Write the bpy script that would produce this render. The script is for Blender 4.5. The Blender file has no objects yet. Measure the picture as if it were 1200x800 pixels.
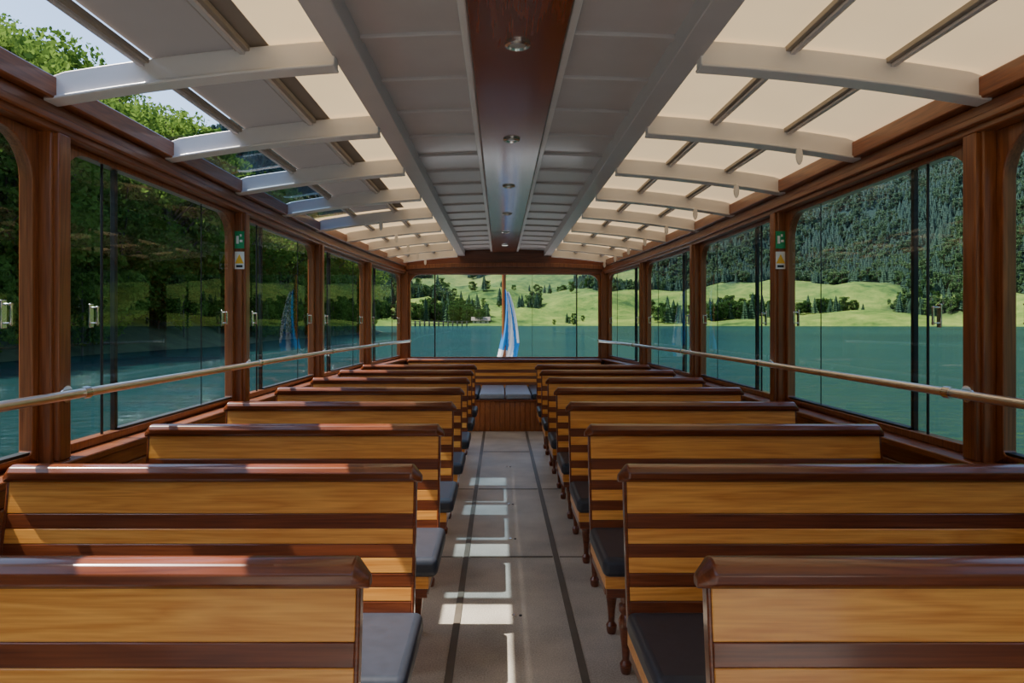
import bpy, bmesh, math, random
import numpy as np
from mathutils import Vector, noise, Matrix
random.seed(7); rng=np.random.default_rng(5)
scene=bpy.context.scene
COL=scene.collection

# ------------------------------------------------------------ materials
def newmat(name):
    m=bpy.data.materials.new(name); m.use_nodes=True
    nt=m.node_tree; b=nt.nodes['Principled BSDF']
    return m,nt,b
def plain(name,c,rough=.5,metal=0,coat=0,var=.12,scale=8,spec=.5):
    m,nt,b=newmat(name)
    tc=nt.nodes.new('ShaderNodeTexCoord'); n=nt.nodes.new('ShaderNodeTexNoise'); n.inputs['Scale'].default_value=scale; n.inputs['Detail'].default_value=5
    r=nt.nodes.new('ShaderNodeValToRGB')
    r.color_ramp.elements[0].position=.3; r.color_ramp.elements[1].position=.7
    r.color_ramp.elements[0].color=[x*(1-var) for x in c]+[1]; r.color_ramp.elements[1].color=[min(1,x*(1+var)) for x in c]+[1]
    nt.links.new(tc.outputs['Object'],n.inputs['Vector']); nt.links.new(n.outputs['Fac'],r.inputs['Fac']); nt.links.new(r.outputs['Color'],b.inputs['Base Color'])
    b.inputs['Roughness'].default_value=rough; b.inputs['Metallic'].default_value=metal
    b.inputs['Coat Weight'].default_value=coat; b.inputs['Coat Roughness'].default_value=.08
    b.inputs['Specular IOR Level'].default_value=spec
    return m
def wood(name,c1,c2,axis='X',rough=.3,coat=.5,fine=1.0):
    m,nt,b=newmat(name); N=nt.nodes; L=nt.links
    tc=N.new('ShaderNodeTexCoord'); oi=N.new('ShaderNodeObjectInfo')
    ml=N.new('ShaderNodeMath'); ml.operation='MULTIPLY'; ml.inputs[1].default_value=37
    L.new(oi.outputs['Random'],ml.inputs[0])
    ad=N.new('ShaderNodeVectorMath'); ad.operation='ADD'
    L.new(tc.outputs['Object'],ad.inputs[0]); L.new(ml.outputs[0],ad.inputs[1])
    mp=N.new('ShaderNodeMapping'); s=[14,14,14]; i='XYZ'.index(axis); s[i]=.9
    mp.inputs['Scale'].default_value=s; L.new(ad.outputs[0],mp.inputs['Vector'])
    n1=N.new('ShaderNodeTexNoise'); n1.inputs['Scale'].default_value=1.2; n1.inputs['Detail'].default_value=3; n1.inputs['Distortion'].default_value=.6
    L.new(mp.outputs[0],n1.inputs['Vector'])
    mp2=N.new('ShaderNodeMapping'); s2=[170*fine]*3; s2[i]=5; mp2.inputs['Scale'].default_value=s2; L.new(ad.outputs[0],mp2.inputs['Vector'])
    n2=N.new('ShaderNodeTexNoise'); n2.inputs['Scale'].default_value=1; n2.inputs['Detail'].default_value=4; L.new(mp2.outputs[0],n2.inputs['Vector'])
    w=N.new('ShaderNodeMath'); w.operation='MULTIPLY'; w.inputs[1].default_value=12; L.new(n1.outputs['Fac'],w.inputs[0])
    sn=N.new('ShaderNodeMath'); sn.operation='PINGPONG'; sn.inputs[1].default_value=1; L.new(w.outputs[0],sn.inputs[0])
    mx=N.new('ShaderNodeMath'); mx.operation='MULTIPLY_ADD'; mx.inputs[1].default_value=.28
    L.new(sn.outputs[0],mx.inputs[0])
    m3=N.new('ShaderNodeMath'); m3.operation='MULTIPLY'; m3.inputs[1].default_value=.85; L.new(n2.outputs['Fac'],m3.inputs[0]); L.new(m3.outputs[0],mx.inputs[2])
    r=N.new('ShaderNodeValToRGB'); r.color_ramp.elements[0].position=.28; r.color_ramp.elements[1].position=.82
    r.color_ramp.elements[0].color=(*c1,1); r.color_ramp.elements[1].color=(*c2,1)
    L.new(mx.outputs[0],r.inputs['Fac']); L.new(r.outputs['Color'],b.inputs['Base Color'])
    bp=N.new('ShaderNodeBump'); bp.inputs['Strength'].default_value=.05; bp.inputs['Distance'].default_value=.002
    L.new(n2.outputs['Fac'],bp.inputs['Height']); L.new(bp.outputs[0],b.inputs['Normal'])
    b.inputs['Roughness'].default_value=rough; b.inputs['Coat Weight'].default_value=coat; b.inputs['Coat Roughness'].default_value=.12
    return m
OAK=wood('oak_varnished',(.70,.235,.034),(.99,.45,.09),'X',.38,.4)
MAH=wood('mahogany_varnished',(.105,.022,.007),(.23,.058,.018),'X',.3,.5)
MAHY=wood('mahogany_long',(.14,.036,.011),(.29,.088,.027),'Y',.35,.35)
MAHZ=wood('mahogany_post',(.15,.040,.012),(.31,.098,.030),'Z',.35,.35)
BOARD=wood('mahogany_gloss_board',(.11,.018,.006),(.21,.044,.015),'Y',.22,.5)
SLATZ=wood('cedar_slats',(.26,.075,.02),(.42,.14,.04),'Z',.35,.4)
WHITE=plain('white_paint',(.70,.66,.65),.35,var=.03,coat=.2)
WHITE2=plain('white_panel',(.52,.47,.47),.4,var=.03,coat=.2)
BATT=plain('batten_taupe',(.30,.25,.20),.45,var=.05)
CUSH=plain('slate_vinyl',(.028,.034,.05),.42,var=.12,scale=30)
CHROME=plain('polished_steel',(.75,.73,.70),.2,1,var=.03)
BRASS=plain('rail_tube',(.90,.84,.78),.28,1,var=.04)
BLACK=plain('black_rubber',(.012,.012,.013),.5,var=.1)
SGREEN=plain('sign_green',(.01,.30,.11),.4,var=.02)
SWHITE=plain('sign_white',(.8,.8,.78),.4,var=.02)
SYEL=plain('sign_yellow',(.9,.5,.02),.4,var=.02)
LENS=plain('lamp_lens',(.35,.33,.3),.15,var=.05,coat=1)

def mat_glass(name='window_glass',tint=(.82,.87,.85),r0=.035):
    m,nt,b=newmat(name); N=nt.nodes; L=nt.links; N.remove(b)
    t=N.new('ShaderNodeBsdfTransparent'); t.inputs[0].default_value=(*tint,1)
    g=N.new('ShaderNodeBsdfGlossy'); g.inputs['Roughness'].default_value=.0
    f=N.new('ShaderNodeLayerWeight'); f.inputs['Blend'].default_value=.5
    p=N.new('ShaderNodeMath'); p.operation='POWER'; p.inputs[1].default_value=5; L.new(f.outputs['Facing'],p.inputs[0])
    k=N.new('ShaderNodeMath'); k.operation='MULTIPLY_ADD'; k.inputs[1].default_value=.6; k.inputs[2].default_value=r0; k.use_clamp=True
    L.new(p.outputs[0],k.inputs[0])
    x=N.new('ShaderNodeMixShader'); L.new(k.outputs[0],x.inputs[0]); L.new(t.outputs[0],x.inputs[1]); L.new(g.outputs[0],x.inputs[2])
    L.new(x.outputs[0],N['Material Output'].inputs[0]); return m
GLASS=mat_glass()
DIMGLASS=mat_glass('sun_dimming_glass',(.13,.22,.32),.01)  # glass for the added panes that weaken the sun
DIMGLASS2=mat_glass('weak_sun_dimming_glass',(.34,.46,.56),.01)
def mat_translucent(name,c,ft=.5):
    m,nt,b=newmat(name); N=nt.nodes; L=nt.links; N.remove(b)
    tc=N.new('ShaderNodeTexCoord'); n=N.new('ShaderNodeTexNoise'); n.inputs['Scale'].default_value=3
    r=N.new('ShaderNodeValToRGB'); r.color_ramp.elements[0].color=[x*.93 for x in c]+[1]; r.color_ramp.elements[1].color=[min(1,x*1.05) for x in c]+[1]
    L.new(tc.outputs['Object'],n.inputs['Vector']); L.new(n.outputs['Fac'],r.inputs['Fac'])
    t=N.new('ShaderNodeBsdfTranslucent'); d=N.new('ShaderNodeBsdfDiffuse'); L.new(r.outputs[0],t.inputs[0]); L.new(r.outputs[0],d.inputs[0])
    x=N.new('ShaderNodeMixShader'); x.inputs[0].default_value=ft; L.new(d.outputs[0],x.inputs[1]); L.new(t.outputs[0],x.inputs[2])
    L.new(x.outputs[0],N['Material Output'].inputs[0]); return m
CREAM=mat_translucent('cream_roof_fabric',(.80,.60,.34),.25)
GREYP=mat_translucent('grey_sliding_panel',(.24,.215,.20),.07)

def mat_floor():
    m,nt,b=newmat('floor_linoleum'); N=nt.nodes; L=nt.links
    tc=N.new('ShaderNodeTexCoord'); n=N.new('ShaderNodeTexNoise'); n.inputs['Scale'].default_value=160; n.inputs['Detail'].default_value=2
    n2=N.new('ShaderNodeTexNoise'); n2.inputs['Scale'].default_value=3; n2.inputs['Detail'].default_value=6
    L.new(tc.outputs['Object'],n.inputs['Vector']); L.new(tc.outputs['Object'],n2.inputs['Vector'])
    r=N.new('ShaderNodeValToRGB'); r.color_ramp.elements[0].position=.35; r.color_ramp.elements[1].position=.65
    r.color_ramp.elements[0].color=(.27,.24,.20,1); r.color_ramp.elements[1].color=(.60,.54,.45,1)
    a=N.new('ShaderNodeMath'); a.operation='MULTIPLY_ADD'; a.inputs[1].default_value=.5
    h=N.new('ShaderNodeMath'); h.operation='MULTIPLY'; h.inputs[1].default_value=.5
    L.new(n2.outputs['Fac'],h.inputs[0]); L.new(n.outputs['Fac'],a.inputs[0]); L.new(h.outputs[0],a.inputs[2]); L.new(a.outputs[0],r.inputs['Fac'])
    L.new(r.outputs[0],b.inputs['Base Color']); b.inputs['Roughness'].default_value=.45; return m
FLOOR=mat_floor()
JOINT=plain('floor_joint_strip',(.12,.10,.075),.5)

# ------------------------------------------------------------ mesh builder
class MB:
    def __init__(s): s.v=[];s.f=[];s.m=[];s.mats=[]
    def mi(s,mat):
        if mat not in s.mats: s.mats.append(mat)
        return s.mats.index(mat)
    def add(s,v,f,mat):
        o=len(s.v); s.v+= [tuple(p) for p in v]; k=s.mi(mat)
        for q in f: s.f.append([i+o for i in q]); s.m.append(k)
    def hexa(s,p,mat): # 8 pts: bottom ccw 0-3, top 4-7
        s.add(p,[(3,2,1,0),(4,5,6,7),(0,1,5,4),(1,2,6,5),(2,3,7,6),(3,0,4,7)],mat)
    def box(s,x0,x1,y0,y1,z0,z1,mat):
        s.hexa([(x0,y0,z0),(x1,y0,z0),(x1,y1,z0),(x0,y1,z0),(x0,y0,z1),(x1,y0,z1),(x1,y1,z1),(x0,y1,z1)],mat)
    def prism_x(s,prof,x0,x1,mat):
        n=len(prof); v=[(x0,y,z) for y,z in prof]+[(x1,y,z) for y,z in prof]
        s.add(v,[tuple(range(n))[::-1],tuple(range(n,2*n))]+[(i,(i+1)%n,(i+1)%n+n,i+n) for i in range(n)],mat)
    def loft(s,rings,mat,closed=False,caps=True):
        n=len(rings[0]); v=[p for r in rings for p in r]; f=[]
        R=len(rings)
        for a in range(R-1 if not closed else R):
            b=(a+1)%R
            for i in range(n): f.append((a*n+i,a*n+(i+1)%n,b*n+(i+1)%n,b*n+i))
        if caps and not closed: f+= [tuple(range(n))[::-1],tuple(range((R-1)*n,R*n))]
        s.add(v,f,mat)
    def lathe(s,cx,cy,prof,mat,n=14):
        s.loft([[(cx+r*math.cos(2*math.pi*i/n),cy+r*math.sin(2*math.pi*i/n),z) for i in range(n)] for z,r in prof],mat)
    def tube(s,pts,r,mat,n=10):
        rings=[]
        for i,p in enumerate(pts):
            a=Vector(pts[max(0,i-1)]);b=Vector(pts[min(len(pts)-1,i+1)]); t=(b-a).normalized()
            u=t.cross(Vector((0,0,1)))
            if u.length<.01: u=t.cross(Vector((0,1,0)))
            u.normalize(); w=u.cross(t)
            rings.append([tuple(Vector(p)+r*(math.cos(2*math.pi*k/n)*u+math.sin(2*math.pi*k/n)*w)) for k in range(n)])
        s.loft(rings,mat)
    def build(s,name,parent=None,loc=(0,0,0),bevel=0,seg=2,smooth=False):
        me=bpy.data.meshes.new(name); me.from_pydata(s.v,[],s.f)
        for m in s.mats: me.materials.append(m)
        me.polygons.foreach_set('material_index',s.m); me.update()
        bm=bmesh.new(); bm.from_mesh(me); bmesh.ops.recalc_face_normals(bm,faces=bm.faces); bm.to_mesh(me); bm.free()
        ob=bpy.data.objects.new(name,me); COL.objects.link(ob); ob.location=loc
        if parent: ob.parent=parent
        if bevel:
            b=ob.modifiers.new('bevel','BEVEL'); b.width=bevel; b.segments=seg; b.limit_method='ANGLE'; b.angle_limit=.6
        if smooth or bevel:
            me.polygons.foreach_set('use_smooth',[True]*len(me.polygons))
            try: me.set_sharp_from_angle(angle=.6)
            except Exception: pass
        return ob
def empty(name,loc=(0,0,0)):
    e=bpy.data.objects.new(name,None); COL.objects.link(e); e.location=loc; e.empty_display_size=.1; return e

# ------------------------------------------------------------ boat layout
CX=-.063; CZ=1.33
PY=[-1.0,.8,2.54,4.38,6.18,7.98,9.8]
def W(y): return float(np.interp(y,[-2.7,.8,2.6,4.4,6.2,8.0,9.8,12.2],[1.66,1.70,1.70,1.70,1.68,1.585,1.43,.95]))
SILL=.82; WT=2.03; YF=-1.05
def R(x): return 2.40-.051*x*x
def side(mb,s,y0,y1,o0,o1,z0,z1,mat,topfn=None):
    ys=sorted(set([y0,y1]+[p for p in PY if y0<p<y1]))
    rings=[]
    for y in ys:
        a=s*(W(y)+o0); b=s*(W(y)+o1)
        rings.append([(a,y,z0),(b,y,z0),(b,y,z1),(a,y,z1)])
    mb.loft(rings,mat)

# floor
mb=MB()
ys=[-3.5,.8,2.6,4.4,6.2,8.0,9.8]
mb.loft([[(-W(y)-.03,y,-.05),(W(y)+.03,y,-.05),(W(y)+.03,y,0),(-W(y)-.03,y,0)] for y in ys],FLOOR)
mb.build('floor')
mb=MB()
for s in (-1,1): mb.box(s*.255-.015,s*.255+.015,-3.4,8.33,0,.004,JOINT)
for y in (-.9,.72,2.3,3.88,5.46,7.04): mb.box(-.236,.236,y-.009,y+.009,0,.003,JOINT)
for y in (3.88,5.46):
    for s in (-1,1): mb.box(min(s*.275,s*1.6),max(s*.275,s*1.6),y-.006,y+.006,0,.002,JOINT)
for y in (1.5,3.1,4.2,5.0,6.3):
    mb.lathe(.0,y,[(0,.012),(.004,.012),(.005,.008)],CHROME,10); mb.lathe(.03,y,[(0,.007),(.004,.007)],BLACK,8)
mb.build('floor_joint_strips')

def frame_ring(mb,mapf,a0,a1,b0,b1,ia0,ia1,ib0,ib1,rt,rb,d0,d1,mat,k=7):
    inner=[];outer=[]
    def arc(cx,cy,r,t0,ox,oy):
        for i in range(k):
            t=math.radians(t0+90*i/(k-1)); inner.append((cx+r*math.cos(t),cy+r*math.sin(t))); outer.append((ox,oy))
    arc(ia0+rb,ib0+rb,rb,180,a0,b0); arc(ia1-rb,ib0+rb,rb,270,a1,b0); arc(ia1-rt,ib1-rt,rt,0,a1,b1); arc(ia0+rt,ib1-rt,rt,90,a0,b1)
    n=len(inner); v=[mapf(a,b,d0) for a,b in outer]+[mapf(a,b,d0) for a,b in inner]+[mapf(a,b,d1) for a,b in outer]+[mapf(a,b,d1) for a,b in inner]
    f=[]
    for i in range(n):
        j=(i+1)%n
        if outer[i]==outer[j]:
            f.append((i,n+i,n+j)); f.append((2*n+i,3*n+j,3*n+i))
        else:
            f.append((i,n+i,n+j,j)); f.append((2*n+i,2*n+j,3*n+j,3*n+i)); f.append((i,j,2*n+j,2*n+i))
        f.append((n+i,3*n+i,3*n+j,n+j))
    mb.add(v,f,mat)

wi=1
for s,nm in ((-1,'left'),(1,'right')):
    mb=MB()
    side(mb,s,YF,9.85,.0,.06,-.05,SILL-.02,MAHY)         # lower panelling
    side(mb,s,YF,9.85,-.05,.16,SILL-.03,SILL,MAHY)       # sill ledge
    side(mb,s,YF,9.85,-.012,.0,.10,.16,MAH)
    side(mb,s,YF,9.85,-.012,.0,.66,.72,MAH)
    side(mb,s,YF,9.85,-.01,.16,WT,2.13,MAHY)             # header
    side(mb,s,YF,9.85,-.05,.18,2.13,2.21,MAHY)
    side(mb,s,YF,9.85,-.03,-.01,2.055,2.085,MAHY)
    for y in PY[:-1]:
        w=W(y)
        x0,x1=sorted((s*w,s*(w+.11))); mb.box(x0,x1,y-.05,y+.05,SILL-.02,WT+.02,MAHZ)
        x0,x1=sorted((s*(w-.02),s*(w+.01))); mb.box(x0,x1,y-.035,y+.035,SILL,WT,MAHZ)
    mb.build('wall_'+nm,bevel=.006)
    for i in range(len(PY)-1):
        y0=PY[i]+.05; y1=PY[i+1]-.05
        e=empty('window_%d'%wi,(s*W((y0+y1)/2),(y0+y1)/2,SILL)); wi+=1
        inv=Vector(e.location)
        def mp(a,b,d,s=s): return (s*(W(a)+d)-inv.x,a-inv.y,b-inv.z)
        fm=MB(); frame_ring(fm,mp,y0,y1,SILL,WT,y0+.035,y1-.035,SILL+.035,WT-.025,.16,.02,.045,.095,MAHZ)
        fm.build('frame',parent=e,bevel=.004)
        g=MB(); ym=y0+.44; ya=y0+.03; yb=y1-.03
        g.add([mp(ym-.12,SILL+.03,.062),mp(yb,SILL+.03,.062),mp(yb,WT-.02,.062),mp(ym-.12,WT-.02,.062)],[(0,1,2,3)],GLASS)
        g.add([mp(ya,SILL+.03,.08),mp(ym,SILL+.03,.08),mp(ym,WT-.02,.08),mp(ya,WT-.02,.08)],[(0,1,2,3)],GLASS)
        g.build('glass_panes',parent=e)
        k=MB()
        def bar(yc,w,d0,d1,z0=SILL+.03,z1=WT-.02,mat=BLACK):
            P=[mp(yc-w,z0,d0),mp(yc+w,z0,d0),mp(yc+w,z0,d1),mp(yc-w,z0,d1),mp(yc-w,z1,d0),mp(yc+w,z1,d0),mp(yc+w,z1,d1),mp(yc-w,z1,d1)]; k.hexa(P,mat)
        bar(ym,.011,.066,.088); bar(ym-.12,.004,.056,.066); bar(yb-.42,.002,.058,.064)
        bar((ym+yb)/2,(yb-ym)/2,.05,.09,SILL+.03,SILL+.045)
        for yl in (ym-.2,yb-.13):
            for dz in (-.035,.03): bar(yl,.012,.03,.062,1.36+dz,1.366+dz,CHROME)
            bar(yl,.005,.028,.036,1.32,1.398,CHROME)
            bar(yl,.014,.055,.062,1.31,1.408,CHROME)
        k.build('sliding_rails_and_latches',parent=e,bevel=.002)
    # handrail
    hb=MB(); off=-.09; hz=1.07
    hy=PY[:-1]+[9.72]
    yy=np.linspace(-1.03,9.72,60)
    hb.tube([(s*(W(y)+off),y,hz) for y in yy],.017,BRASS,12)
    for y in hy:
        x=s*(W(y)+off)
        hb.tube([(x,y,hz),(s*(W(y)-.03),y,hz-.005),(s*(W(y)+.0),y,hz-.005)],.011,CHROME,8)
        hb.tube([(x,y-.02,hz),(x,y+.02,hz)],.024,CHROME,12)
        hb.tube([(s*(W(y)-.028),y,hz-.005),(s*(W(y)-.0199),y,hz-.005)],.032,CHROME,14)
    hb.build('handrail',smooth=True)
for s in (-1,1):
    mb=MB(); side(mb,s,-3.5,9.85,.065,.14,-.6,SILL-.04,WHITE); mb.build('boat_hull')

# signs on posts (4.38)
for s in (-1,1):
    w=W(4.38); xc=s*(w+.014); yf=4.38-.052
    m=MB(); m.box(xc-.03,xc+.03,yf-.004,yf+.001,1.80,1.91,SGREEN)
    m.box(xc-.02,xc-.004,yf-.006,yf-.003,1.83,1.88,SWHITE); m.box(xc+.002,xc+.02,yf-.006,yf-.003,1.84,1.855,SWHITE); m.lathe(xc+.008,yf-.004,[(1.875,.006),(1.89,.006)],SWHITE,8)
    m.build('emergency_exit_sign')
    m=MB(); m.box(xc-.03,xc+.03,yf-.004,yf+.001,1.67,1.78,SWHITE)
    m.add([(xc-.028,yf-.0055,1.705),(xc+.028,yf-.0055,1.705),(xc,yf-.0055,1.765)],[(0,1,2)],SYEL); m.box(xc-.02,xc+.02,yf-.0055,yf-.003,1.68,1.695,BLACK)
    m.build('warning_sign')

# ---------------- rear wall
YR=9.8; wr=W(YR)
mb=MB()
mb.box(-wr-.1,wr+.1,YR,YR+.08,-.05,SILL,MAH)
mb.box(-wr,wr,YR-.05,YR+.12,SILL-.03,SILL,MAH)
for s in (-1,1):
    x0,x1=sorted((s*(wr-.05),s*(wr+.11))); mb.box(x0,x1,YR-.03,YR+.08,SILL,WT+.03,MAHZ)
n=24; xs=np.linspace(-wr-.12,wr+.12,n)
mb.loft([[(x,YR-.02,WT-.0),(x,YR+.1,WT-.0),(x,YR+.1,R(x)),(x,YR-.02,R(x))] for x in xs],MAH)
mb.loft([[(x,YR-.06,WT+.10-.02*x*x),(x,YR-.02,WT+.10-.02*x*x),(x,YR-.02,WT+.16-.02*x*x),(x,YR-.06,WT+.16-.02*x*x)] for x in xs[1:-1]],MAHZ)
mb.build('wall_rear',bevel=.005)
e=empty('window_%d'%wi,(0,YR,SILL)); wi+=1
mpr=lambda a,b,d:(a,d,b-SILL)
fm=MB(); frame_ring(fm,mpr,-wr+.05,wr-.05,SILL,WT,-wr+.08,wr-.08,SILL+.02,WT-.01,.14,.02,0,.05,MAHZ); fm.build('frame',parent=e,bevel=.004)
g=MB(); g.add([mpr(-wr+.07,SILL,.03),mpr(wr-.07,SILL,.03),mpr(wr-.07,WT,.03),mpr(-wr+.07,WT,.03)],[(0,1,2,3)],GLASS); g.build('glass',parent=e)
k=MB()
for x in (-1.0,1.04): k.box(x-.008,x+.008,.015,.045,0,WT-SILL,BLACK)
k.box(.40,.404,.02,.04,0,WT-SILL,BLACK)
k.build('mullions',parent=e)
# ---------------- front end of the cabin (behind the viewer, cut short to admit sky light)
mb=MB(); wf=W(YF)
xs2=np.linspace(-wf-.12,wf+.12,n)
mb.loft([[(x,YF-.1,2.22-.02*x*x),(x,YF,2.22-.02*x*x),(x,YF,R(x)),(x,YF-.1,R(x))] for x in xs2],MAH)
mb.build('wall_front',bevel=.005)

# ---------------- roof / ceiling
mb=MB()
def arc_strip(mb,x0,x1,y0,y1,zo0,zo1,mat,k=6):
    xs=np.linspace(x0,x1,k)
    mb.loft([[(x,y0,R(x)+zo0),(x,y1,R(x)+zo0),(x,y1,R(x)+zo1),(x,y0,R(x)+zo1)] for x in xs],mat)
arc_strip(mb,-.6,.6,YF,YR,-.02,.03,WHITE2,9)
for s in (-1,1):
    a,b=sorted((s*.565,s*.665)); mb.box(a,b,YF,YR,2.285,2.40,WHITE2)
    a,b=sorted((s*.172,s*.20)); mb.box(a,b,YF,YR,2.345,2.39,WHITE)
RY=[2.47+.88*i for i in range(-3,9)]
y=RY[0]-.44
while y<9.7:
    for s in (-1,1):
        a,b=sorted((s*.19,s*.575)); arc_strip(mb,a,b,y-.02,y+.02,-.034,-.015,WHITE2,4)
    y+=.44
mb.build('ceiling',bevel=.004)
mb=MB(); mb.box(-.172,.172,YF,YR-.02,2.33,2.385,BOARD); mb.build('trim_1',bevel=.01)
# ribs
for y in RY:
    if y>9.6: continue
    for s in (-1,1):
        mb=MB(); wo=W(y)+.02; rings=[]
        for i,x in enumerate(np.linspace(.655,wo,12)):
            h=.088 if i<11 else .07
            zb=R(x)-.125; 
            rings.append([(s*x,y-.028,zb),(s*x,y+.028,zb),(s*x,y+.028,zb+h),(s*x,y-.028,zb+h)])
        mb.loft(rings,WHITE)
        rings=[]
        for i,x in enumerate(np.linspace(.655,wo-.03,12)):
            zb=R(x)-.133; rings.append([(s*x,y-.04,zb),(s*x,y+.04,zb),(s*x,y+.04,zb+.012),(s*x,y-.04,zb+.012)])
        mb.loft(rings,WHITE)
        if y>2.6 and (s==1 or y>5.5):
            x=s*1.385 if s==1 else s*1.1
            zb=R(x)-.13
            mb.loft([[(x+.018*math.cos(t),yy,zb-.035+.045*math.sin(t)) for t in np.linspace(0,2*math.pi,12,endpoint=False)] for yy in (y-.05,y-.042)],WHITE)
        mb.build('ceiling_rib',bevel=.004)
# battens
mb=MB()
for s in (-1,1):
    for xb in (.985,1.345):
        a,b=s*xb-.026,s*xb+.026
        mb.box(a,b,YF,YR,R(xb)-.05,R(xb)-.03,BATT)
        mb.box(s*xb-.010,s*xb+.010,YF,YR,R(xb)-.062,R(xb)-.05,WHITE2)
mb.build('roof_battens',bevel=.003)
def panel(name,s,x0,x1,y0,y1,zo,mat):
    mb=MB()
    ys=sorted(set([y0,y1]+[p for p in np.arange(-2.4,9.8,.6) if y0<p<y1])); V=[];F=[]
    for y in ys:
        xe=min(x1,W(y)+.14)
        for t in np.linspace(0,1,6):
            x=x0+(xe-x0)*t; V.append((s*x,y,R(x)+zo))
    for i in range(len(ys)-1):
        for j in range(5): F.append((i*6+j,i*6+j+1,i*6+j+7,i*6+j+6))
    mb.add(V,F,mat); return mb.build(name,smooth=True)
OPEN_END=5.95
panel('roof_fabric_panel',1,.66,1.84,YF,YR,-.022,CREAM)
panel('roof_fabric_panel',-1,.66,.985,YF,YR,-.022,CREAM)
panel('roof_fabric_panel',-1,.975,1.345,OPEN_END,YR,-.024,CREAM)
panel('roof_sliding_panel',-1,.90,1.325,YF,OPEN_END,-.024,GREYP)
panel('roof_fabric_panel',-1,1.34,1.84,OPEN_END,YR,-.022,CREAM)
panel('added_sun_dimming_pane',-1,1.34,1.80,4.24,OPEN_END,-.018,DIMGLASS)  # panes added over the opening to fade the far sun patches on the floor
panel('added_sun_dimming_pane',-1,1.34,1.80,3.34,4.22,-.018,DIMGLASS2)
# recessed lamps
for i,y in enumerate([1.18,2.45,3.72,4.99,6.26,7.53,8.8]):
    mb=MB(); mb.loft([[(r*math.cos(t)*1,y+r*math.sin(t),z) for t in np.linspace(0,2*math.pi,24,endpoint=False)] for r,z in ((.046,2.3295),(.046,2.322),(.036,2.318),(.032,2.3295))],CHROME,closed=True)
    mb.loft([[(r*math.cos(t),y+r*math.sin(t),z) for t in np.linspace(0,2*math.pi,20,endpoint=False)] for r,z in ((.033,2.3294),(.028,2.325),(.01,2.3235))],LENS)
    mb.build('recessed_ceiling_lamp',smooth=True)

# ---------------- benches
def by(z):
    t=max(0,min(1,(z-.40)/.46)); return -.075*(1-t)**1.25
SL=[(.735,.838,OAK),(.690,.735,MAH),(.645,.690,OAK),(.605,.645,MAH),(.560,.605,OAK),(.520,.560,MAH),(.480,.520,OAK),(.440,.480,MAH),(.395,.440,OAK)]
LEG=[(0,.017),(.012,.021),(.035,.023),(.05,.013),(.10,.016),(.16,.024),(.20,.030),(.225,.018),(.24,.028),(.26,.028),(.27,.02),(.34,.024)]
def backrest(m,x0,x1,dz=0,dy=0):
    for z0,z1,mt in SL:
        zm=(z0+z1)/2
        p=[(by(z0)-.015+dy,z0+dz),(by(zm)-.015+dy,zm+dz),(by(z1)-.015+dy,z1+dz),(by(z1)+.015+dy,z1+dz),(by(zm)+.015+dy,zm+dz),(by(z0)+.015+dy,z0+dz)]
        m.prism_x(p,x0+.008,x1-.008,mt)
    for a,b in ((x0,x0+.009),(x1-.009,x1)):
        zz=np.linspace(.395,.838,7)
        m.prism_x([(by(z)-.016+dy,z+dz) for z in zz]+[(by(z)+.016+dy,z+dz) for z in zz[::-1]],a,b,MAH)
    def sec(x,k,dzz): 
        c=by(.86)+dy
        pr=[(-.024,.832),(-.034,.842),(-.036,.862),(-.026,.878),(-.01,.883),(.01,.883),(.026,.878),(.036,.862),(.036,.842),(.024,.832)]
        return [(x,c+a*k,.832+(z-.832)*k+dz-dzz) for a,z in pr]
    m.loft([sec(x0-.016,.42,.004),sec(x0+.012,1,0),sec(x0+.02,1,0),sec(x1-.02,1,0),sec(x1-.012,1,0),sec(x1+.016,.42,.004)],MAH)
def bench(s,Y):
    xi=.325; xo=W(Y)-.09
    e=empty('passenger_bench',(s*(xi+xo)/2,Y,0)); hw=(xo-xi)/2
    m=MB(); backrest(m,-hw,hw)
    m.box(-hw+.01,hw-.01,-.455,-.05,.355,.378,OAK)
    m.box(-hw+.005,hw-.005,-.465,-.445,.335,.382,OAK); m.box(-hw+.01,hw-.01,-.462,-.443,.300,.335,MAH)
    for xe in (-hw+.005,hw-.025): 
        m.box(xe,xe+.02,-.45,-.05,.335,.382,OAK); m.box(xe+.003,xe+.017,-.43,-.07,.300,.335,MAH)
    m.build('backrest_and_seat_frame',parent=e,bevel=.003)
    c=MB()
    if s==1: c.box(-hw-.005,hw,-.485,-.078,.382,.455,CUSH)
    else: c.box(-hw,hw+.03,-.485,-.078,.382,.455,CUSH)
    c.build('cushion',parent=e,bevel=.024,seg=4)
    l=MB()
    for x in (-hw+.09,0,hw-.09):
        for y in (-.42,-.085): l.lathe(x,y,LEG,MAH,14)
        l.box(x-.02,x+.02,-.43,-.07,.295,.335,MAH)
    l.build('legs',parent=e,smooth=True)
    return e
for i in range(8):
    for s in (-1,1): bench(s,1.30+.857*i)

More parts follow.
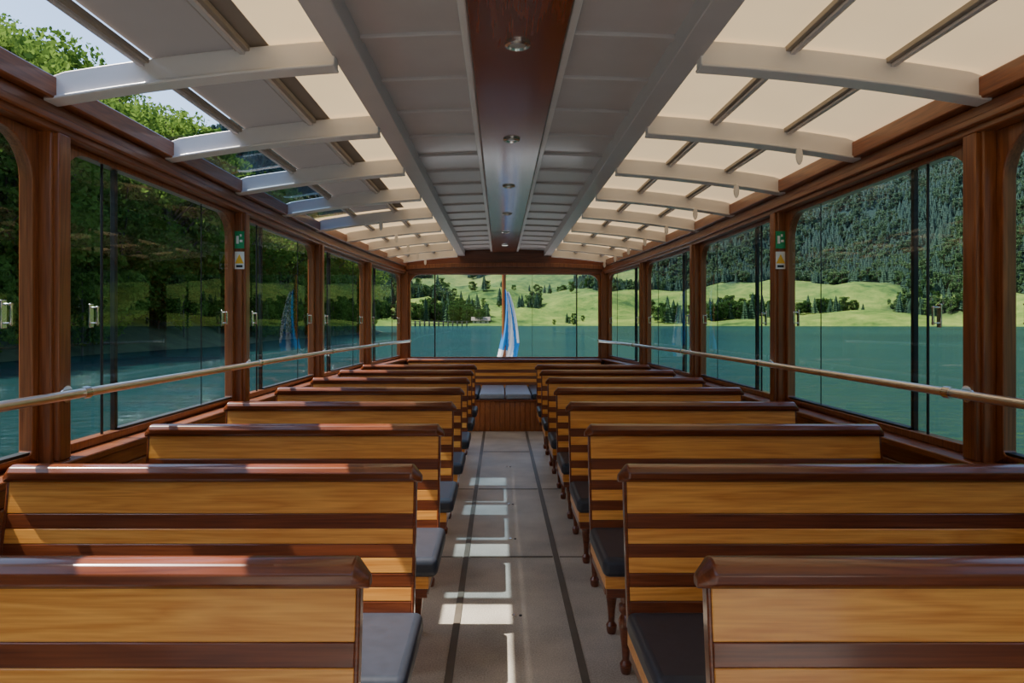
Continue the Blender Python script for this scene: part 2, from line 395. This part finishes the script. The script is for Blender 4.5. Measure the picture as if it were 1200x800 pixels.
# aft bench
e=empty('stern_bench',(0,9.66,0)); m=MB(); hw=W(9.6)-.08
backrest(m,-hw,hw,-.065,0)
m.build('backrest',parent=e,bevel=.003)
b=MB(); N_=44
for i in range(N_):
    x0=-hw+.02+i*(2*hw-.04)/N_; x1=x0+(2*hw-.04)/N_-.004
    zz=np.linspace(0,.37,6); off=lambda z:-1.30-.03*math.sin(math.pi*z/.37)
    b.prism_x([(off(z),z) for z in zz]+[(off(z)+.02,z) for z in zz[::-1]],x0,x1,SLATZ)
b.box(-hw,hw,-1.33,-.06,.37,.39,MAH); b.box(-hw,hw,-1.28,-1.26,0,.37,MAH)
b.build('seat_box',parent=e,bevel=.003)
CUSH_LIT=plain('slate_vinyl_lit',(.24,.29,.38),.35,var=.1)  # lit copy of the cushion vinyl, light painted into the colour
c=MB()
for i in range(-4,4): c.box(i*.325+.006,(i+1)*.325-.006,-1.32,-.09,.39,.46,CUSH_LIT if i in(-1,0) else CUSH)
c.build('cushions',parent=e,bevel=.022,seg=4)

# stern deck, flagpole, flag
mb=MB(); mb.loft([[(-W(y)-.14,y,-.6),(W(y)+.14,y,-.6),(W(y)+.14,y,.5),(-W(y)-.14,y,.5)] for y in (9.93,11,12.2)],WHITE); mb.build('stern_deck',bevel=.02)
e=empty('stern_flag',(.0,11.0,.5)); m=MB()
m.tube([(0,0,0),(0,0.02,1.0),(0,.04,2.2)],.032,MAHZ,12); m.lathe(0,.04,[(2.2,.022),(2.22,.04),(2.26,.03),(2.28,.0)],BRASS,12); m.lathe(0,0,[(0,.06),(.02,.06),(.05,.03)],CHROME,14)
m.build('pole',parent=e,smooth=True)
FB=mat_translucent('flag_blue',(.04,.26,.66),.35); FW=mat_translucent('flag_white',(.80,.80,.82),.35)
m=MB(); V=[];F1=[];F2=[];NU,NV=40,30
for j in range(NV+1):
    v=j/NV
    for i in range(NU+1):
        u=i/NU; wd=.05+.19*min(1,v*1.3)**.8+.05*v
        V.append((.02-.135*v*v+u*wd*1.1,-.02+.045*math.sin(u*17+v*2)*(.4+v),1.38-1.12*v-.05*u*(1-v)-.1*(u*(1-u))))
for j in range(NV):
    for i in range(NU):
        a=j*(NU+1)+i; q=(a,a+1,a+NU+2,a+NU+1)
        (F1 if (9+j*.35>i>=0 and j<26) or (22+j*.3<i<28+j*.3) or (i>34 and j>22) else F2).append(q)
m.add(V,F1,FB); m.add(V,F2,FW); m.build('flag_cloth',parent=e,smooth=True)

# ------------------------------------------------------------ outside
def mat_water():
    m,nt,b=newmat('lake_water'); N=nt.nodes; L=nt.links; N.remove(b)
    tc=N.new('ShaderNodeTexCoord')
    n1=N.new('ShaderNodeTexNoise'); n1.inputs['Scale'].default_value=2.0; n1.inputs['Detail'].default_value=5; n1.inputs['Roughness'].default_value=.62; n1.inputs['Distortion'].default_value=.4
    n2=N.new('ShaderNodeTexNoise'); n2.inputs['Scale'].default_value=.02; n2.inputs['Detail'].default_value=6
    mp=N.new('ShaderNodeMapping'); mp.inputs['Scale'].default_value=(1,1.6,1); L.new(tc.outputs['Object'],mp.inputs[0]); L.new(mp.outputs[0],n1.inputs['Vector']); L.new(tc.outputs['Object'],n2.inputs['Vector'])
    r=N.new('ShaderNodeValToRGB'); r.color_ramp.elements[0].position=.35; r.color_ramp.elements[1].position=.65
    r.color_ramp.elements[0].color=(.005,.021,.021,1); r.color_ramp.elements[1].color=(.008,.034,.031,1)
    L.new(n2.outputs['Fac'],r.inputs[0])
    bp=N.new('ShaderNodeBump'); bp.inputs['Strength'].default_value=1.0; bp.inputs['Distance'].default_value=.30
    L.new(n1.outputs['Fac'],bp.inputs['Height'])
    d=N.new('ShaderNodeBsdfDiffuse'); g=N.new('ShaderNodeBsdfGlossy'); g.inputs['Roughness'].default_value=.04; g.inputs['Color'].default_value=(.80,.98,.96,1)
    L.new(r.outputs[0],d.inputs[0]); L.new(bp.outputs[0],g.inputs['Normal'])
    f=N.new('ShaderNodeLayerWeight'); f.inputs['Blend'].default_value=.5; L.new(bp.outputs[0],f.inputs['Normal'])
    p=N.new('ShaderNodeMath'); p.operation='POWER'; p.inputs[1].default_value=4; L.new(f.outputs['Facing'],p.inputs[0])
    k=N.new('ShaderNodeMath'); k.operation='MULTIPLY_ADD'; k.inputs[1].default_value=.36; k.inputs[2].default_value=.03; k.use_clamp=True; L.new(p.outputs[0],k.inputs[0])
    x=N.new('ShaderNodeMixShader'); L.new(k.outputs[0],x.inputs[0]); L.new(d.outputs[0],x.inputs[1]); L.new(g.outputs[0],x.inputs[2]); L.new(x.outputs[0],N['Material Output'].inputs[0])
    return m
mb=MB(); n=64; mb.add([(3000*math.cos(2*math.pi*i/n),3000*math.sin(2*math.pi*i/n),-.35) for i in range(n)],[tuple(range(n))],mat_water()); mb.build('lake_water')

def fb(x,y,s): return noise.fractal(Vector((x*s,y*s,3.1)),1.0,2.0,5)
AZT=[-180,-90,-60,-30,-24,-20,-16,-12,-8,0,8,15,22,30,40,60,120,180]; HT=[300,200,150,150,225,310,255,235,230,250,300,340,370,420,440,430,400,300]
def smooth(t): t=max(0,min(1,t)); return t*t*(3-2*t)
def terr(x,y):
    r=math.hypot(x,y); az=math.degrees(math.atan2(x,y))
    rs=370+35*noise.noise(Vector((x/r*3,y/r*3,0)))
    d=r-rs
    if d<0: return max(-3,d*.3),0
    dm=float(np.interp(az,[-90,-25,-12,-4,9,13,25,40,90],[150,160,200,420,450,230,190,170,160]))+120*fb(x,y,.004)
    me=.14*d+15*fb(x,y,.009)*min(1,d/80)+.3
    H=float(np.interp(az,AZT,HT))+35*fb(x,y,.0022)
    t=smooth((d-dm)/620)
    h=me*(1-t)+max(me,H)*t
    if t>0: h+=t*75*fb(x,y,.006)
    h-= max(0,d-dm-900)*.3
    fo=1 if d>dm*.97 else 0
    if not fo and d>90 and fb(x+500,y,.011)>.45: fo=1
    return h,fo
def haze_mix(N,L,colsock,B,amt):  # aerial haze painted into the surface colour, bluer with distance
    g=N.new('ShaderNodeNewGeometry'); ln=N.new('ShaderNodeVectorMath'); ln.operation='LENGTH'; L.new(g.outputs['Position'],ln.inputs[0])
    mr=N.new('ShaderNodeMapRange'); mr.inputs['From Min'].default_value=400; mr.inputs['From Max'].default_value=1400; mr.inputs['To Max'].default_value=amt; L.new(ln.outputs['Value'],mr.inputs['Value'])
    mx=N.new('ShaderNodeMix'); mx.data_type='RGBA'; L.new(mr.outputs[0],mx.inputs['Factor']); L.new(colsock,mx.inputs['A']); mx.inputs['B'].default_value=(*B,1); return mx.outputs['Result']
def mat_terrain():
    m,nt,b=newmat('alpine_slope'); N=nt.nodes; L=nt.links
    at=N.new('ShaderNodeAttribute'); at.attribute_name='forest'
    tc=N.new('ShaderNodeTexCoord')
    n=N.new('ShaderNodeTexNoise'); n.inputs['Scale'].default_value=.014; n.inputs['Detail'].default_value=8; n.inputs['Roughness'].default_value=.62; L.new(tc.outputs['Object'],n.inputs['Vector'])
    n2=N.new('ShaderNodeTexNoise'); n2.inputs['Scale'].default_value=.12; n2.inputs['Detail'].default_value=10; n2.inputs['Roughness'].default_value=.7; L.new(tc.outputs['Object'],n2.inputs['Vector'])
    r1=N.new('ShaderNodeValToRGB'); r1.color_ramp.elements[0].color=(.008,.02,.014,1); r1.color_ramp.elements[1].color=(.022,.045,.024,1); r1.color_ramp.elements[0].position=.3; r1.color_ramp.elements[1].position=.7; L.new(n2.outputs['Fac'],r1.inputs[0])
    r2=N.new('ShaderNodeValToRGB'); r2.color_ramp.elements[0].color=(.025,.06,.014,1); r2.color_ramp.elements[1].color=(.18,.225,.045,1); r2.color_ramp.elements[0].position=.40; r2.color_ramp.elements[1].position=.60
    e2=r2.color_ramp.elements.new(.47); e2.color=(.08,.14,.026,1)
    mxn=N.new('ShaderNodeMath'); mxn.operation='MULTIPLY_ADD'; mxn.inputs[1].default_value=.45
    hf=N.new('ShaderNodeMath'); hf.operation='MULTIPLY'; hf.inputs[1].default_value=.55
    L.new(n.outputs['Fac'],hf.inputs[0]); L.new(n2.outputs['Fac'],mxn.inputs[0]); L.new(hf.outputs[0],mxn.inputs[2]); L.new(mxn.outputs[0],r2.inputs[0])
    mx=N.new('ShaderNodeMix'); mx.data_type='RGBA'; L.new(at.outputs['Fac'],mx.inputs['Factor']); L.new(r2.outputs[0],mx.inputs['A']); L.new(r1.outputs[0],mx.inputs['B'])
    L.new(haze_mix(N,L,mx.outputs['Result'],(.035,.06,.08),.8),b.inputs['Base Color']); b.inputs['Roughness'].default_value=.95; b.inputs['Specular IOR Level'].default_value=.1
    bp=N.new('ShaderNodeBump'); bp.inputs['Distance'].default_value=4; bp.inputs['Strength'].default_value=.6; L.new(n2.outputs['Fac'],bp.inputs['Height']); L.new(bp.outputs[0],b.inputs['Normal'])
    return m
NA,NR=420,110; V=[];F=[];A=[]
for i in range(NA):
    az=math.radians(-180+360*i/NA)
    for j in range(NR):
        t=j/(NR-1); r=310+ 1700*(t**1.5)
        x=r*math.sin(az); y=r*math.cos(az); h,f=terr(x,y); V.append((x,y,h)); A.append(f)
for i in range(NA):
    k2=(i+1)%NA
    for j in range(NR-1): F.append((i*NR+j,k2*NR+j,k2*NR+j+1,i*NR+j+1))
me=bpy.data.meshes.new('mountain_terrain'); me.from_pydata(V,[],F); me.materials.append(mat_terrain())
at=me.attributes.new('forest','FLOAT','POINT'); at.data.foreach_set('value',[float(a) for a in A])
me.polygons.foreach_set('use_smooth',[True]*len(F)); me.update()
ob=bpy.data.objects.new('mountain_terrain',me); COL.objects.link(ob)

def leafmat(name,c1,c2,tr=.35,haze=False):
    m,nt,b=newmat(name); N=nt.nodes; L=nt.links; N.remove(b)
    oi=N.new('ShaderNodeObjectInfo'); g=N.new('ShaderNodeNewGeometry'); 
    ad=N.new('ShaderNodeMath'); ad.operation='ADD'; L.new(oi.outputs['Random'],ad.inputs[0]); L.new(g.outputs['Random Per Island'],ad.inputs[1])
    h=N.new('ShaderNodeMath'); h.operation='MULTIPLY'; h.inputs[1].default_value=.5; L.new(ad.outputs[0],h.inputs[0])
    r=N.new('ShaderNodeValToRGB'); r.color_ramp.elements[0].color=(*c1,1); r.color_ramp.elements[1].color=(*c2,1); L.new(h.outputs[0],r.inputs[0])
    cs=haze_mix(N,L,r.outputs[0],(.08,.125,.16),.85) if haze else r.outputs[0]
    d=N.new('ShaderNodeBsdfDiffuse'); t=N.new('ShaderNodeBsdfTranslucent'); L.new(cs,d.inputs[0]); L.new(cs,t.inputs[0])
    x=N.new('ShaderNodeMixShader'); x.inputs[0].default_value=tr; L.new(d.outputs[0],x.inputs[1]); L.new(t.outputs[0],x.inputs[2]); L.new(x.outputs[0],N['Material Output'].inputs[0]); return m
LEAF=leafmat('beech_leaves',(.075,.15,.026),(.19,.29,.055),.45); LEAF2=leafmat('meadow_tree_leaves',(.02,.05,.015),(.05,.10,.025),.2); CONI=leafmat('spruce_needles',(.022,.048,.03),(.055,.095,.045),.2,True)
BARK=plain('bark',(.10,.08,.06),.9,var=.3)
def broadleaf(name,ncl=48,nl=75,ls=.017,seed=1,mat=None):
    mat=mat or LEAF
    rg=np.random.default_rng(seed); m=MB()
    m.loft([[(r*math.cos(t)+.01*math.sin(z*9+seed),r*math.sin(t),z) for t in np.linspace(0,2*math.pi,7,endpoint=False)] for z,r in ((-.03,.02),(.1,.014),(.4,.010),(.75,.006),(.9,.002))],BARK)
    V=[];F=[]
    for c in range(ncl):
        d=rg.normal(size=3); d/=np.linalg.norm(d); rr=rg.uniform(.45,1)**.6
        cc=np.array([0,0,.55])+d*rr*np.array([.27,.27,.40]); cr=rg.uniform(.06,.11)
        if c%4==0: m.tube([(0,0,max(.15,cc[2]-.2)),tuple(cc)],.004,BARK,4)
        for l in range(nl):
            q=rg.normal(size=3); q/=np.linalg.norm(q); p=cc+q*cr*rg.uniform(.5,1)**.5*np.array([1.1,1.1,.8])
            a=rg.normal(size=3); a/=np.linalg.norm(a); b_=np.cross(a,rg.normal(size=3)); b_/=np.linalg.norm(b_)
            s_=ls*rg.uniform(.6,1.2); o=len(V); V+= [p-a*s_*.9,p+b_*s_*.5,p+a*s_*.9,p-b_*s_*.5]; F.append((o,o+1,o+2,o+3))
    m.add(V,F,mat); return m.build(name)
def conifer(name,seed=1):
    rg=np.random.default_rng(seed); m=MB(); V=[];F=[]
    m.lathe(0,0,[(-.05,.018),(.9,.004)],BARK,5)
    T=8
    for k in range(T):
        z0=.08+.86*k/T; R0=.24*(1-k/T)**.8+.02; zt=z0+.86/T*1.9; n=12; o=len(V); V.append((0,0,min(1,zt)))
        for i in range(n):
            a=2*math.pi*i/n+k; r=R0*(1 if i%2 else .6)*rg.uniform(.8,1.15); V.append((r*math.cos(a),r*math.sin(a),z0-(.02 if i%2 else -.01)))
        for i in range(n): F.append((o,o+1+i,o+1+(i+1)%n))
    m.add(V,F,CONI); return m.build(name)
def scatter(name,pts,child):
    V=[];F=[]
    for x,y,z,s in pts:
        a=random.uniform(0,6.28); o=len(V); h=s/2
        for k in range(4):
            t=a+math.pi/4+k*math.pi/2; V.append((x+h*math.sqrt(2)*math.cos(t),y+h*math.sqrt(2)*math.sin(t),z))
        F.append((o,o+1,o+2,o+3))
    me=bpy.data.meshes.new(name); me.from_pydata(V,[],F); ob=bpy.data.objects.new(name,me); COL.objects.link(ob)
    ob.instance_type='FACES'; ob.use_instance_faces_scale=True; ob.instance_faces_scale=1; ob.show_instancer_for_render=False; ob.show_instancer_for_viewport=False
    child.parent=ob; return ob
# mountain forest
P=[[],[],[]]
for _ in range(170000):
    az=math.radians(random.uniform(-24,60)); r=math.sqrt(random.uniform(430**2,1250**2)); x=r*math.sin(az); y=r*math.cos(az)
    h,f=terr(x,y)
    if f and h>3:
        if fb(x,y+900,.02)>-.15 and _%5<3: P[2].append((x,y,h-.5,random.uniform(7,12)))
        else: P[_%2].append((x,y,h-1,random.uniform(7,13)))
    if len(P[0])+len(P[1])>56000: break
# meadow / shore trees
M=[]
def cluster(x,Y,n,sx,sy,h0,h1):
    X=(x-586)/800*Y
    for i in range(n):
        xx=X+random.gauss(0,sx); yy=Y+random.gauss(0,sy); h,f=terr(xx,yy)
        if h>.0:
            if i%3==1: P[0].append((xx,yy,h-.5,random.uniform(h0,h1)*1.05))
            else: M.append((xx,yy,h-.6,random.uniform(h0,h1)*.9))
cluster(512,405,20,7,8,11,17); cluster(540,410,18,8,10,10,15); cluster(490,400,12,5,8,9,13); cluster(558,430,12,8,20,8,13); cluster(664,408,6,5,6,4,7); cluster(676,410,4,5,8,5,8)
cluster(520,520,22,16,14,8,14); cluster(600,480,8,22,6,5,8); cluster(640,600,12,30,8,6,10); cluster(700,560,14,14,14,7,12)
cluster(850,400,30,7,7,9,14); cluster(880,402,22,9,6,9,13); cluster(950,390,22,9,6,8,12); cluster(985,396,14,8,6,6,10); cluster(780,400,14,6,8,10,14); cluster(1075,430,8,12,6,5,9); cluster(450,400,16,12,8,10,16); cluster(395,390,16,12,8,10,16)
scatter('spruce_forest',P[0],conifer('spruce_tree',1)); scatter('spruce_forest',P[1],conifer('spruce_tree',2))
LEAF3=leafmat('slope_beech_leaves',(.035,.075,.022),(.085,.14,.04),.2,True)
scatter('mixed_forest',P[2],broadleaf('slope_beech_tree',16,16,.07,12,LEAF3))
scatter('meadow_trees',M,broadleaf('meadow_tree',34,50,.035,9,LEAF2))

# left wooded bank
def bank(x,y):
    d=-x-21+2.5*noise.noise(Vector((0,y*.05,1)))
    if d<0: return d*.5-.35
    return -.35+(min(d,4)*.4+max(0,d-4)*.6+1.5*fb(x,y,.06)*min(1,d/5))*smooth((150-y)/45)-1.5*smooth((y-115)/35)
V=[];F=[]; bx=np.concatenate([np.linspace(-17,-30,20),np.linspace(-32,-100,30)]); byy=np.linspace(-120,155,110)
for y in byy:
    for x in bx: V.append((x,y,bank(x,y)))
nb=len(bx)
for i in range(len(byy)-1):
    for j in range(nb-1): F.append((i*nb+j,i*nb+j+1,(i+1)*nb+j+1,(i+1)*nb+j))
m=MB(); m.add(V,F,plain('forest_floor',(.05,.065,.025),.95,var=.4,scale=.8)); m.build('wooded_bank',smooth=True)
P=[[],[],[]]
for i in range(380):
    y=random.uniform(-60,118); d=random.choice([random.uniform(1,9),random.uniform(5,28)]); x=-22-d
    h=bank(x,y); P[i%2].append((x,y,h-.3,random.uniform(11,16.5) if d<9 else random.uniform(13,17.5)))
for i in range(260):
    y=random.uniform(-60,122); x=-21.3-random.uniform(0,4); P[2].append((x,y,max(-.3,bank(x,y))-.4,random.uniform(3,6)))
scatter('bank_forest',P[0],broadleaf('beech_tree',55,110,.014,1)); scatter('bank_forest',P[1],broadleaf('beech_tree',50,110,.015,2)); scatter('bank_shrubs',P[2],broadleaf('shrub',40,70,.03,3))

# pier + boathouse
PW=plain('weathered_timber',(.10,.08,.065),.8,var=.2)
m=MB(); Y0=318
for i in range(13): 
    x=-42+i*2.2; m.lathe(x,Y0,[(-1.5,.22),(2.2,.22)],PW,8); m.lathe(x,Y0+3,[(-1.5,.22),(2.2,.22)],PW,8)
m.box(-43,-14.5,Y0-.5,Y0+3.5,.7,1.0,PW); m.box(-43,-14.5,Y0-.4,Y0-.2,1.9,2.1,PW); m.build('landing_pier')
hx,hy=-11,388; hz=max(.3,terr(hx,hy)[0])-.5; ROOF=plain('shingle_roof',(.14,.11,.09),.7); PL=plain('plaster',(.32,.28,.22),.8)
m=MB()
m.box(hx-4.5,hx+4.5,hy-3,hy+3,hz,hz+2.2,PL); m.hexa([(hx-5.4,hy-3.8,hz+2.1),(hx+5.4,hy-3.8,hz+2.1),(hx+5.4,hy+3.8,hz+2.1),(hx-5.4,hy+3.8,hz+2.1),(hx-5.4,hy-.1,hz+4.2),(hx+5.4,hy-.1,hz+4.2),(hx+5.4,hy+.1,hz+4.2),(hx-5.4,hy+.1,hz+4.2)],ROOF)
for wx in (-3,0,3): m.box(hx+wx-.5,hx+wx+.5,hy-3.05,hy-3,hz+.7,hz+1.7,BLACK)
m.build('boathouse')

# ------------------------------------------------------------ light
w=bpy.data.worlds.new('sky'); scene.world=w; w.use_nodes=True; nt=w.node_tree
sk=nt.nodes.new('ShaderNodeTexSky'); sk.sky_type='NISHITA'; sk.sun_disc=False; sk.sun_elevation=math.radians(56); sk.sun_rotation=math.radians(-98); sk.air_density=1.0; sk.dust_density=1.0
nt.links.new(sk.outputs[0],nt.nodes['Background'].inputs[0]); nt.nodes['Background'].inputs[1].default_value=.46
l=bpy.data.lights.new('sun','SUN'); l.energy=13; l.angle=.009; l.color=(1,.93,.83); lo=bpy.data.objects.new('sun',l); COL.objects.link(lo)
lo.rotation_euler=Vector((.60,-.04,-1)).to_track_quat('-Z','Y').to_euler(); lo.location=(-8,0,14)
cam=bpy.data.cameras.new('camera'); cam.lens=24; cam.sensor_width=36; cam.shift_x=14/1200; cam.shift_y=-22/1200; cam.clip_end=6000; cam.clip_start=.05
co=bpy.data.objects.new('camera',cam); COL.objects.link(co); co.location=(CX,0,CZ); co.rotation_euler=(math.radians(90),0,0); scene.camera=co
